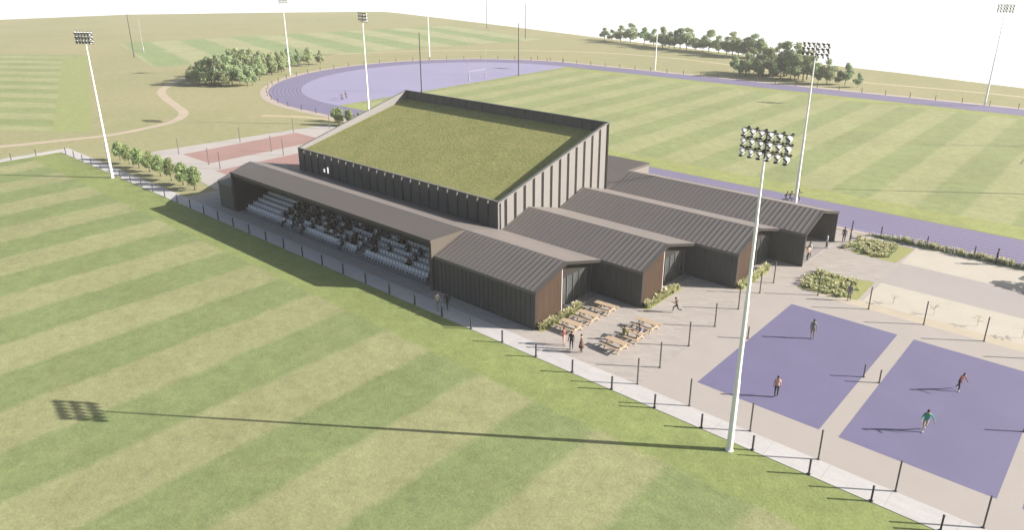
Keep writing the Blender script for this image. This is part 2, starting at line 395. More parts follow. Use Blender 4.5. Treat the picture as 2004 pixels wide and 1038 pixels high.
# ------------------------------------------------------------------ pavilion, hall, stand
E0, RG = 3.62, 5.07
def hall_top(v): return 6.66 + (v - 9.3) * (12.0 - 6.66) / 19.5
def build_pavilion():
    P = empty('sports_pavilion', (-20, 19, 0), label='dark metal sports pavilion with sawtooth gables and tall hall under a green roof', cat='building')
    P.location = (0, 0, 0)
    ends = [0.0, 4.55, 9.1, 11.85]; T = .28; UL = -12.6
    for i, ur in enumerate(ends):
        v0 = 9.7 * i; e = .004 * i
        prof = [(v0 + .003, E0), (v0 + 4.4, RG), (v0 + 9.697, E0), (v0 + 9.697, E0 - T), (v0 + 4.4, RG - T), (v0 + .003, E0 - T)]
        m = MB(); m.prism(prof, 'x', UL, ur)
        n = int((ur - UL) / .55)
        for k in range(n + 1):       # standing seams
            x = ur - .06 - k * .55
            m.bar((x, v0 + .02, E0 + .016), (x, v0 + 4.38, RG + .016), .05, .062, 1)
            m.bar((x, v0 + 4.42, RG + .008), (x, v0 + 9.68, E0 + .008), .03, .02)
        m.build('pitched_roof', [M['metal'], M['seam']], P)
        m = MB(); m.prism([(q[0] + (.004 if k in (0, 5) else (-.004 if k in (2, 3) else 0)), q[1] + (.004 if k < 3 else -.004)) for k, q in enumerate(prof)], 'x', ur - .02, ur + .03); m.build('fascia', M['soffit'], P)
        # long side wall with ribs, end frames
        m = MB(); m.box(UL if i == 0 else ends[i - 1] - 8, ur - .02, v0 + .02, v0 + .24, 0, E0 - T - .002)
        k = 0
        while True:
            x = ur - .04 - k * .55; k += 1
            if x < (UL if i == 0 else ends[i - 1] - 2): break
            m.box(x - .03, x + .03, v0 - .035, v0 + .021, 0, E0 - T - .004)
        m.box(ur - .019, ur + .012, v0 - .03, v0 + .245, 0, E0 - T - .02, 1)
        m.build('side_wall', [M['wall_shaded'], M['soffit']], P)
        sl = (RG - E0) / 4.4
        rec = ur - (1.0 if i < 3 else 5.0); b0 = v0 + (3.75 if i < 3 else .25)
        if i < 3:
            m = MB(); m.prism([(v0 + .242, 0), (v0 + 3.72, 0), (v0 + 3.72, E0 - T + 3.72 * sl - .004), (v0 + .242, E0 - T + .242 * sl - .004)], 'x', rec, ur - .03)
            for k in range(23): m.box(ur - .03, ur - .012, v0 + .26 + k * .15, v0 + .37 + k * .15, 0, E0 - T + (.26 + k * .15) * sl - .01)
            m.build('timber_gable', M['timber'], P)
            m = MB(); m.box(ur - .12, ur - .04, v0 + 3.723, v0 + 3.80, 0, RG - T - .25); m.build('porch_post', M['frame'], P)
        # porch beam, soffit, glazing
        m = MB(); m.prism([(b0 + .1, E0 - .62), (v0 + 9.68, E0 - .62), (v0 + 9.68, E0 - T - .01), (v0 + 4.4, RG - T - .01), (b0 + .1, min(RG, E0 + (b0 - v0) * sl) - T - .02)], 'x', rec - .05, rec + .12)
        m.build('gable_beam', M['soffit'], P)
        g = MB(); g.box(rec - .12, rec - .06, b0, v0 + 9.69, 0, E0 - .2); w = g.build('glazed_front', M['glass'], P)
        m = MB(); span = v0 + 9.6 - b0; nm = 6
        for k in range(nm + 1):
            y = b0 + .14 + span * k / nm * .97; m.box(rec - .06, rec + .03, y - .025, y + .025, 0, E0 - .25)
        m.build('mullions', M['mull'], w)
        # floor plinth of porch
        m = MB(); m.box(rec, ur, b0, v0 + 9.69, 0, .05); m.build('porch_floor', M['step'], P)
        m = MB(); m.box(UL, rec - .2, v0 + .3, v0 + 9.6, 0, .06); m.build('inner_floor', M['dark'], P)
    # far wall of the last block
    m = MB(); m.box(UL, 11.83, 38.45, 38.69, 0, E0 - T - .003)
    for k in range(44): m.box(11.8 - k * .55 - .03, 11.8 - k * .55 + .03, 38.42, 38.449, 0, E0 - T - .01)
    m.box(11.832, 11.86, 38.42, 38.7, 0, E0 - T - .02, 1)
    m.build('side_wall', [M['wall_shaded'], M['soffit']], P)
    # low roof running behind the stand: ridge to hall, and end block of the stand side
    m = MB(); m.prism([(4.4, RG), (9.29, 3.74), (9.29, 3.46), (4.4, RG - T)], 'x', -49.8, UL - .004); m.build('back_slope', M['metal'], P)
    m = MB(); m.prism([(-.4, 3.52), (4.4, RG), (9.29, 3.74), (9.29, 3.46), (4.4, RG - T), (-.4, 3.24)], 'x', -53.3, -49.804); m.build('end_roof', M['metal'], P)
    m = MB(); m.prism([(-.38, 0), (9.27, 0), (9.27, 3.45), (4.4, RG - T - .01), (-.38, 3.23)], 'x', -53.25, -49.9); m.build('end_block_wall', M['wall_shaded'], P)
    # rear slope and rear canopy towards the track
    m = MB(); m.prism([(28.9, 3.63), (33.4, RG), (33.4, RG - T), (28.9, 3.35)], 'x', -49.8, UL - .004); m.build('back_slope', M['metal'], P)
    m = MB(); m.prism([(33.41, RG + .01), (38.75, 5.0), (38.75, 4.68), (33.41, 4.75)], 'x', -49.5, UL - .002); m.build('rear_canopy', M['canopy'], P)
    m = MB(); m.prism([(33.42, RG - .02), (38.6, 4.72), (38.6, 0), (33.42, 0)], 'x', UL - .25, UL - .006); m.prism([(33.42, RG - .02), (38.6, 4.72), (38.6, 0), (33.42, 0)], 'x', -49.4, -49.2); m.box(-49.2, UL - .26, 33.45, 33.6, 0, 4.7)
    m.build('rear_stand_wall', M['metal'], P)
    # ---- hall
    u0, u1, v0, v1 = -49.3, -12.6, 9.3, 28.85
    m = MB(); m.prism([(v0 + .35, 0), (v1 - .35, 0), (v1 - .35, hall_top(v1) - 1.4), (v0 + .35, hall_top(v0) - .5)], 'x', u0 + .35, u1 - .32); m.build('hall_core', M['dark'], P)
    m = MB(); zg0, zg1 = hall_top(v0) - .42, hall_top(v1) - 1.3
    m.prism([(v0 + .28, zg0), (v1 - .3, zg1), (v1 - .3, zg1 - .08), (v0 + .28, zg0 - .08)], 'x', u0 + .33, u1 - .3); m.build('green_roof', M['sedum'], P)
    # right flank: pale panels between dark slots, thin rail over them
    def flank(x0, x1, name):
        slots = [10.32 + 1.518 * k for k in range(13)]; edges = [(v0 + .28, 10.1)] + [(s + .22, s + 1.518 - .22) for s in slots[:-1]]
        for a, b in edges:
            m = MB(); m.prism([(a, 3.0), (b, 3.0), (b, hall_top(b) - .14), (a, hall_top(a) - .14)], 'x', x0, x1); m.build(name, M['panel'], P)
        m = MB(); m.prism([(v0 + .02, hall_top(v0 + .02) - .14), (v1 - .02, hall_top(v1 - .02) - .14), (v1 - .02, hall_top(v1 - .02)), (v0 + .02, hall_top(v0 + .02))], 'x', x0 - .03, x1 + .01)
        m.build('parapet_rail', M['panel'], P)
    flank(u1 - .3, u1, 'cladding_panel')
    m = MB(); m.prism([(v0 + .26, 3), (v1 - .3, 3), (v1 - .3, hall_top(v1 - .3) - .15), (v0 + .26, hall_top(v0 + .26) - .15)], 'x', u1 - .30, u1 - .03); m.prism([(v1 - .28, 3), (v1 - .002, 3), (v1 - .002, hall_top(v1) - .1), (v1 - .28, hall_top(v1) - .18)], 'x', u1 - .004, u1 + .03); m.build('slot_backing', M['slot'], P)
    # left flank and back wall, with parapets
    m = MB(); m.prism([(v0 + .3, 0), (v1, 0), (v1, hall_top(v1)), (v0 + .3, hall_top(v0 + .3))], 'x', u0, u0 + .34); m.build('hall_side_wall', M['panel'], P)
    m = MB(); m.box(u0 + .345, u1 - .006, v1 - .28, v1, 0, hall_top(v1) - .02)
    for k in range(24): m.box(u0 + .7 + k * 1.53, u0 + .8 + k * 1.53, v1 - .36, v1 - .281, hall_top(v1) - 1.2, hall_top(v1) - .05)
    m.build('hall_back_wall', M['wall_shaded'], P)
    # front: panels in the shaded metal tone with open notches at the head, glass in the slots
    n = 24; pw = (u1 - u0 - .1) / n
    for k in range(n):
        a = u0 + .05 + k * pw; m = MB()
        m.box(a + .15, a + pw - .15, v0, v0 + .24, 2.8, hall_top(v0) - .02); m.build('front_panel', M['wall_shaded'], P)
    m = MB(); m.box(u0 + .05, u1 - .03, v0 + .245, v0 + .345, 2.8, hall_top(v0) - .42); m.build('front_glazing', M['glass'], P)
    m = MB(); m.box(u0, u1 - .02, v0 + .05, v0 + .28, hall_top(v0) - .019, hall_top(v0) + .06); m.build('front_rail', M['panel'], P)
    m = MB(); m.box(u1 - .11, u1 - .003, v0 - .06, v0 - .003, 3.5, hall_top(v0)); m.build('corner_trim', M['frame'], P)
    for x, z0, z1 in ((-43.35, 4.35, 4.8), (-42.55, 4.35, 5.15)):
        m = MB(); m.box(x - .14, x + .14, v0 - .03, v0 - .004, z0, z1); m.build('lit_window', M['lit'], P)

AISLES = ((-38.1, -37.0), (-25.9, -24.6))
def seat_xs():
    xs = []; x = -48.2
    while x < -13.3:
        if not any(a - .22 < x < b + .22 for a, b in AISLES): xs.append(round(x, 3))
        x += .5
    return xs
ROWV, ROWD, ROWZ, ROWS = .45, .74, .27, 7
def build_stand():
    S = empty('grandstand', (0, 0, 0), label='long covered grandstand with rows of pale seats facing the near pitch', cat='grandstand')
    m = MB(); m.prism([(-.36, 5.27), (4.395, RG + .012), (4.395, RG - .25), (-.36, 4.92)], 'x', -49.8, -12.6, 0, 1); m.build('canopy_roof', [M['canopy'], M['edge']], S)
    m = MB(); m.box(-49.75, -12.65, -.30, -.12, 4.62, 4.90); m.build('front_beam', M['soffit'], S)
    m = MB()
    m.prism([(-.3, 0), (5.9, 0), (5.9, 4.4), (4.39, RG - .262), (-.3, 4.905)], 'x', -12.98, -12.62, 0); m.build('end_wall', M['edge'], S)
    m = MB(); m.prism([(-.3, 0), (5.9, 0), (5.9, 4.4), (4.39, RG - .262), (-.3, 4.905)], 'x', -49.79, -49.4); m.build('end_wall', M['soffit'], S)  # near-black tone: shade under the canopy put into the wall colour
    m = MB(); m.box(-49.39, -12.99, 5.75, 5.9, 0, 4.35); m.build('back_wall', M['soffit'], S)  # canopy shade put into the colour here too
    m = MB()
    for k in range(ROWS):
        a = ROWV - .3 + ROWD * k; m.box(-48.6, -12.99 if k else -14.2, a, 5.74, ROWZ * k if k else 0, .16 + ROWZ * k - .002)
        m.box(-48.55, -13.0 if k else -14.25, a - .012, a - .001, ROWZ * k, .155 + ROWZ * k, 1)
    for a, b in AISLES:
        for k in range(ROWS): m.box(a + .1, b - .1, ROWV - .6 + ROWD * k, ROWV - .302 + ROWD * k, ROWZ * k, .1 + ROWZ * k)
    m.build('terrace', [M['step'], M['seat_dark']], S)
    def seat_mb(mb, x, k):
        y, z = ROWV + ROWD * k, .16 + ROWZ * k
        mb.box(x - .21, x + .21, y - .02, y + .38, z + .36, z + .42); mb.hexa([(x - .21, y + .34, z + .42), (x + .21, y + .34, z + .42), (x + .21, y + .38, z + .42), (x - .21, y + .38, z + .42),
            (x - .2, y + .40, z + .80), (x + .2, y + .40, z + .80), (x + .2, y + .44, z + .80), (x - .2, y + .44, z + .80)])
        mb.box(x - .03, x + .03, y + .12, y + .3, z, z + .36)
    xs = seat_xs(); one = None; rest = MB(); cnt = 0
    order = sorted([(x, k) for x in xs for k in range(ROWS) if not (k == 0 and x > -14.4)], key=lambda q: -q[0] + .4 * q[1])
    for x, k in order:
        if cnt < 100:
            if one is None:
                b = MB(); seat_mb(b, 0, 0); one = b.build('seat', M['seat'], S); o = one
            else:
                o = one.copy(); C.objects.link(o); o.parent = S
            o.location = (x, ROWD * k, ROWZ * k); cnt += 1
        else: seat_mb(rest, x, k)
    o = rest.build('seat_rows', M['seat'], S); o['kind'] = 'stuff'

# ------------------------------------------------------------------ people
def finger_tubes(mb, wrist, d, side, mi):
    """palm + four unequal fingers + thumb at the end of a forearm direction d"""
    d = d.normalized(); f = Vector((0, -1, 0)); s = d.cross(f)
    if s.length < .1: s = Vector((1, 0, 0))
    s.normalize(); nn = s.cross(d).normalized()
    tip = wrist + d * .095
    for q, ln in ((-.030, .062), (-.011, .074), (.010, .078), (.030, .070)):
        b = tip + s * q - d * .012; m1 = b + d * ln * .6 + nn * .010; e = b + d * ln + nn * .026
        mb.tube([b, m1, e], [.0095, .0088, .006], 5, mi)
    b = wrist + d * .03 + s * .034; mb.tube([b, b + d * .03 + s * .022, b + d * .062 + s * .026 + nn * .006], [.0115, .010, .007], 5, mi)

def body(name, mats, hip=.93, lean=0, legs=((8, 6), (-8, 10)), arms=((12, 15, 10), (-12, 15, 10)), yawhead=0, skirt=False, sit=False, sub=1):
    """one skinned body facing -y; legs: (swing, knee bend); arms: (swing, elbow bend, abduction); materials: skin, top, bottom, shoes"""
    V = []; Ed = []; Rd = []; Tg = []
    def add(p, r, par=None, tg=0):
        V.append(Vector(p)); Rd.append(r if isinstance(r, tuple) else (r, r)); Tg.append(tg)
        if par is not None: Ed.append((par, len(V) - 1))
        return len(V) - 1
    lr = R(lean)
    def tor(h, y=0): return Vector((0, -math.sin(lr) * h + y, hip + math.cos(lr) * h))
    pel = add(tor(0), (.155, .11), None, 2); w = add(tor(.17), (.135, .10), pel, 1); ch = add(tor(.38), (.165, .115), w, 1)
    nb = add(tor(.50), (.09, .08), ch, 1); nk = add(tor(.575), (.055, .055), nb, 0); hd = add(tor(.665, -.02), (.078, .090), nk, 0); ht = add(tor(.77, -.015), (.068, .078), hd, 0)
    hands = []
    for sd, (sw, eb, ab) in zip((-1, 1), arms):
        sh = add(tor(.47) + Vector((sd * .175, 0, 0)), .062, ch, 1)
        a, b = R(sw), R(ab); d = Vector((sd * math.sin(b), -math.sin(a) * math.cos(b), -math.cos(a) * math.cos(b)))
        el = add(V[sh] + d * .29, .046, sh, 1)
        a2 = a + R(eb); d2 = Vector((sd * math.sin(b) * .5, -math.sin(a2) * math.cos(b), -math.cos(a2) * math.cos(b))).normalized()
        wr = add(V[el] + d2 * .25, .031, el, 1); pm = add(V[wr] + d2 * .085, (.040, .022), wr, 0); hands.append((V[wr].copy(), d2, sd))
    for sd, (sw, kb) in zip((-1, 1), legs):
        hp = add(tor(-.06) + Vector((sd * .095, 0, 0)), .088, pel, 2); a = R(sw)
        kn = add(V[hp] + Vector((sd * (.03 if sit else .01), -math.sin(a), -math.cos(a))) * .42, .062, hp, 2)
        a2 = a - R(kb); an = add(V[kn] + Vector((0, -math.sin(a2), -math.cos(a2))) * .40, .040, kn, 2)
        ft = a2 * .6; toe = add(V[an] + Vector((sd * .02, -math.cos(ft) * .15, math.sin(-ft) * .15 - .035)), (.038, .028), an, 3)
    me = bpy.data.meshes.new(name); me.from_pydata(V, Ed, []); ob = bpy.data.objects.new(name, me); C.objects.link(ob)
    ob.modifiers.new('skin', 'SKIN')
    for i, sv in enumerate(me.skin_vertices[0].data): sv.radius = Rd[i]; sv.use_root = (i == 0)
    if sub:
        s = ob.modifiers.new('sub', 'SUBSURF'); s.levels = sub; s.render_levels = sub
    dg = bpy.context.evaluated_depsgraph_get(); me2 = bpy.data.meshes.new_from_object(ob.evaluated_get(dg))
    bpy.data.objects.remove(ob); bpy.data.meshes.remove(me)
    mb = MB(); mb.v = [tuple(v.co) for v in me2.vertices]
    segs = [(V[a], V[b], Tg[b]) for a, b in Ed]
    for p in me2.polygons:
        c = p.center; best = (9, 0)
        for a, b, tg in segs:
            t = max(0, min(1, (c - a).dot(b - a) / max(1e-6, (b - a).length_squared))); q = (c - a - (b - a) * t).length
            if q < best[0]: best = (q, tg)
        mb.f.append(tuple(p.vertices)); mb.mi.append(best[1])
    bpy.data.meshes.remove(me2)
    for wv, d, sd in hands: finger_tubes(mb, wv, d, sd, 0)
    h = V[hd] + Vector((0, 0, .02))
    mb.tube([h + Vector((0, -.085, .015)), h + Vector((0, -.112, -.018))], [.010, .016], 5, 0)          # nose
    for sx in (-1, 1):
        mb.tube([h + Vector((sx * .074, .0, .02)), h + Vector((sx * .088, .006, .0)), h + Vector((sx * .076, .0, -.03))], [.012, .016, .010], 5, 0)   # ears
        mb.tube([h + Vector((sx * .030, -.080, .02)), h + Vector((sx * .030, -.092, .02))], [.011, .008], 5, 3)     # eyes
    mb.tube([h + Vector((-.024, -.086, -.048)), h + Vector((.024, -.086, -.048))], .007, 5, 3)             # mouth
    low = min(v[2] for v in mb.v)
    if skirt:
        pr = [(.15, hip + .06), (.19, hip - .18), (.24, hip - .48), (.22, hip - .48), (.12, hip + .05)]; mb.lathe(pr, None, 10, 2)
    hr = MB(); hm = Matrix.Translation(V[hd] + Vector((0, .018, .055)))
    hr.lathe([(.004, .085), (.05, .075), (.082, .04), (.094, -.005), (.092, -.06), (.075, -.085)], hm, 10)
    return mb, hr, low

def person(loc, rz, cols, label, group=None, pose=None, h=1.75, **kw):
    skin = cloth('skin_' + cols[0], {'light': (.36, .235, .175), 'tan': (.24, .145, .10), 'brown': (.10, .058, .038)}[cols[0]])
    mats = [skin, cloth(*cols[1]), cloth(*cols[2]), cloth(*cols[3])]
    mb, hr, low = body('person', mats, **(pose or {}))
    root = empty('person', (loc[0], loc[1], loc[2] if len(loc) > 2 else .02), rz, label=label, cat='person', group=group)
    k = h / 1.75; root.scale = (k, k, k)
    b = mb.build('body', mats, root, smooth=True); b.location = (0, 0, -low if not kw.get('seat') else kw['seat'])
    hcol = cols[4] if len(cols) > 4 else ('hair_dark', (.03, .022, .018))
    hh = hr.build('hair', cloth(*hcol), root, smooth=True); hh.location = b.location
    return root

STAND = dict(legs=((4, 2), (-5, 4)), arms=((6, 14, 9), (-4, 18, 9)))
WALK = dict(legs=((24, 8), (-20, 22)), arms=((-22, 22, 8), (22, 26, 8)), lean=4)
RUN = dict(legs=((48, 40), (-22, 70)), arms=((-45, 85, 10), (40, 85, 10)), lean=12)
PLAY = dict(legs=((18, 24), (-16, 18)), arms=((25, 40, 28), (-8, 35, 35)), lean=10)
SIT = dict(legs=((86, 82), (82, 78)), arms=((32, 60, 10), (28, 66, 12)), lean=3, sit=True)
BLK = ('black', (.022, .021, .023)); GRY = ('grey', (.16, .155, .16)); WHT = ('white', (.55, .54, .52)); CRM = ('cream', (.36, .31, .24)); BRN = ('brown', (.10, .055, .04))
RED = ('maroon', (.17, .05, .045)); GRN = ('green', (.035, .25, .17)); NVY = ('navy', (.03, .035, .07)); PNK = ('pink', (.42, .26, .23)); BLU = ('pale_blue', (.30, .36, .42)); KHK = ('khaki', (.20, .17, .12))
SHB = ('shoe_black', (.02, .02, .02)); SHW = ('shoe_white', (.6, .58, .55)); OLV = ('olive', (.13, .14, .05)); LAV = ('lavender', (.22, .2, .27))
def build_people():
    def P(u, v, face, cols, label, pose=STAND, h=1.75, group=None, z=.03): return person((u, v, z), R(face), cols, label, group, pose, h)
    # face: heading angle; 0 looks towards -v
    P(-9.35, -2.75, 70, ('light', CRM, GRY, SHB), 'person in a cream top walking on the concrete strip by the grandstand corner', WALK, 1.72)
    P(-8.7, -2.1, 70, ('tan', BLK, BLK, SHB), 'person in black clothes beside the cream top at the grandstand corner', WALK, 1.76)
    P(3.5, -.5, 100, ('light', RED, PNK, SHB, ('hair_brown', (.07, .035, .02))), 'woman-like figure in a maroon top and light trousers, leftmost of three by the picnic tables'.replace('woman-like figure', 'person'), STAND, 1.70)
    P(4.38, -.62, 20, ('tan', BLK, BLK, SHB), 'person in a black suit, middle of the three standing by the picnic tables', STAND, 1.68)
    P(5.3, -.5, -60, ('light', BRN, BRN, SHB, ('hair_brown', (.07, .035, .02))), 'person in a long brown coat, rightmost of three by the picnic tables', dict(STAND, skirt=True), 1.68)
    P(7.45, 11.1, -60, ('tan', BRN, BLK, SHW), 'person in brown mid stride alone on the forecourt', RUN, 1.66)
    P(18.5, 14.2, 30, ('light', GRY, KHK, SHB), 'player in grey near the far end of the first purple court', STAND, 1.82)
    P(19.85, 3.6, -150, ('light', PNK, BLK, SHW), 'player in a pink top and black trousers near the front of the first purple court', STAND, 1.76)
    P(29.06, 6.1, 25, ('light', GRN, CRM, SHW), 'player in a green shirt and pale shorts on the second purple court', PLAY, 1.84)
    P(29.6, 13.3, 60, ('tan', RED, BLK, SHW), 'player in a maroon top bending on the second purple court', dict(PLAY, lean=18), 1.66)
    P(18.3, 23.9, 10, ('light', GRY, GRY, SHB), 'person in grey standing at the edge of the nearer planted bed', STAND, 1.72)
    P(11.9, 36.0, -70, ('light', BLU, BLK, SHB), 'person in a pale blue top and black trousers under the last gable', STAND, 1.74)
    P(12.6, 39.4, 200, ('light', GRY, BLK, SHB), 'taller person of the pair beyond the last gable', STAND, 1.78)
    P(13.2, 39.7, 120, ('tan', LAV, BLK, SHB), 'shorter person of the pair beyond the last gable', STAND, 1.5)
    P(11.6, 31.3, 60, ('light', PNK, BLK, SHB), 'person in a pink top at the mouth of the last porch', STAND, 1.66)
    P(11.4, 32.3, -30, ('light', WHT, NVY, SHB), 'person in a white top at the mouth of the last porch', STAND, 1.72)
    P(26.8, 42.9, 90, ('brown', BLK, BLK, SHB), 'person in dark clothes standing before the hedge along the track', STAND, 1.8)
    for k, (u, v) in enumerate(((1.9, 49.2), (2.2, 49.9), (2.7, 50.3), (2.7, 51.2))):
        P(u, v, 88, ('tan', (BLK, BRN, NVY, BLK)[k], BLK, SHW), '%s of the four dark runners on the track from the right' % ('leftmost', 'second from left', 'third from left', 'rightmost')[k] if False else
          ('runner on the near straight, leftmost of the four', 'runner in brown behind the leftmost of four on the straight', 'runner in navy on the near straight beside the floodlight', 'runner nearest the infield of the four on the straight')[k], RUN, 1.72, 'runners on the near straight', .03)
    P(-105.6, 57.6, -60, ('tan', RED, BLK, SHW), 'athlete in maroon on the pale lilac area', RUN, 1.8, z=.02)
    P(-107.1, 59.8, -60, ('tan', NVY, BLK, SHW), 'athlete in navy behind the maroon one on the lilac area', PLAY, 1.8, z=.02)

def sitter(loc, rz, cols, label, group=None, h=1.72, lean=3):
    """seated person; loc is the seat surface"""
    mats = None
    return person((loc[0], loc[1], loc[2]), rz, cols, label, group, dict(SIT, lean=lean), h, seat=-.93 + .15)

def build_crowd():
    rng = random.Random(21); xs = seat_xs(); tops = [BLK, BLK, BLK, BLK, NVY, BRN, WHT, BLK, NVY, WHT, BLK, BLK, BLK]
    skins = ['tan', 'brown', 'light', 'brown']; protos = []
    for k in range(6):
        mb, hr, low = body('body', None, sub=0, **dict(SIT, lean=(-2, 6, 14, 2, 9, 18)[k], arms=(((32, 60, 10), (28, 66, 12)), ((50, 70, 14), (20, 70, 10)), ((20, 40, 12), (40, 80, 10)))[k % 3]))
        mats = [cloth('skin_light', (.36, .235, .175))] + [cloth(*BLK)] * 2 + [cloth(*SHB)]
        me = mb.build('body', mats, smooth=True); hm = hr.build('hair', cloth('hair_dark', (.03, .022, .018)), smooth=True); protos.append((me.data, hm.data)); bpy.data.objects.remove(me); bpy.data.objects.remove(hm)
    spots = []
    for k in range(ROWS):
        for x in xs:
            a = 0
            if -40.8 < x < -26.2: a = .60 if k in (1, 2, 3, 4) else (.42 if k in (5, 6) else .10)
            if -36 < x < -26.2 and k == 1: a = .72
            if -24.4 < x < -17.6: a = .26 if k in (1, 2, 3, 4) else .06
            if rng.random() < a * .82: spots.append((x, k))
    rows = {}
    for x, k in spots: rows.setdefault(k, []).append(x)
    for k, L in rows.items():
        for j, x in enumerate(sorted(L)):
            tp = rng.choice(tops); y, z = ROWV + ROWD * k + .16, .16 + ROWZ * k + .42; me, hm = rng.choice(protos)
            rw = ('front row', 'second row from the front', 'third row from the front', 'middle row', 'third row from the back', 'second row from the back', 'back row')[k]
            root = empty('person', (x, y, z), R(rng.uniform(-14, 14)), label='spectator in %s seated in the %s, %s from the left end' % (tp[0].replace('_', ' '), rw, nth(j)), cat='person', group='spectators seated in the grandstand')
            o = bpy.data.objects.new('body', me); C.objects.link(o); o.parent = root; o.location = (0, 0, -.93 + .15)
            sk = {'light': (.36, .235, .175), 'tan': (.24, .145, .10), 'brown': (.10, .058, .038)}
            s = rng.choice(skins); bt = rng.choice([BLK, NVY, BLK, BLK])
            for i, mt in ((0, cloth('skin_' + s, sk[s])), (1, cloth(*tp)), (2, cloth(*bt))): o.material_slots[i].link = 'OBJECT'; o.material_slots[i].material = mt
            q = bpy.data.objects.new('hair', hm); C.objects.link(q); q.parent = root; q.location = o.location
            sc = rng.uniform(.94, 1.04); root.scale = (sc, sc, sc)

# ------------------------------------------------------------------ site furniture
def build_picnic():
    """A-frame picnic tables, long side along u"""
    root = empty('picnic_table', (0, 0, .008)); L = 1.0
    m = MB()
    for k in range(4): m.box(-L, L, -.30 + k * .15, -.30 + k * .15 + .135, .71, .75)
    m.build('tabletop', M['bench'], root)
    for s in (-1, 1):
        m = MB()
        for k in range(2): a = s * (.60 + k * .14); m.box(-L, L, min(a, a + s * .125), max(a, a + s * .125), .42, .46)
        m.build('bench_seat', M['bench'], root)
    for x in (-.68, .68):
        m = MB()
        for s in (-1, 1): m.bar((x, s * .70, .0), (x, s * .22, .70), .045, .10)
        m.bar((x + .05, -.84, .37), (x + .05, .84, .37), .045, .10); m.bar((x + .05, -.36, .66), (x + .05, .36, .66), .045, .09)
        m.build('trestle', M['bench'], root)
    m = MB(); m.bar((-.66, 0, .4), (0, 0, .68), .04, .08); m.bar((.70, 0, .4), (0.06, 0, .68), .04, .08); m.build('brace', M['bench'], root)
    remember(root)
    spots = [(2.3, 2.1, 'picnic table nearest the pitch in the row along the timber gable'), (2.35, 4.5, 'middle picnic table in the row along the timber gable'), (2.45, 7.0, 'picnic table deepest in the corner between the two gables'),
             (7.05, 1.9, 'picnic table nearest the pitch in the outer row'), (7.15, 4.2, 'picnic table with people sitting at it'), (7.15, 6.6, 'innermost picnic table of the outer row')]
    for i, (x, y, lb) in enumerate(spots):
        o = root if i == 0 else copy_tree(root)
        o.location = (x, y, .008); tag(o, label='pale timber ' + lb, cat='picnic table', group='timber picnic tables on the forecourt'); o.rotation_euler.z = R(random.uniform(-3, 3))
    sitter((6.75, 4.2 - .66, .47), R(180), ('light', OLV, KHK, SHB), 'person in an olive top seated on the near bench of a picnic table', h=1.68)
    sitter((7.55, 4.2 + .66, .47), R(0), ('light', LAV, GRY, SHB), 'person in lavender grey seated on the far bench of a picnic table', h=1.74, lean=18)

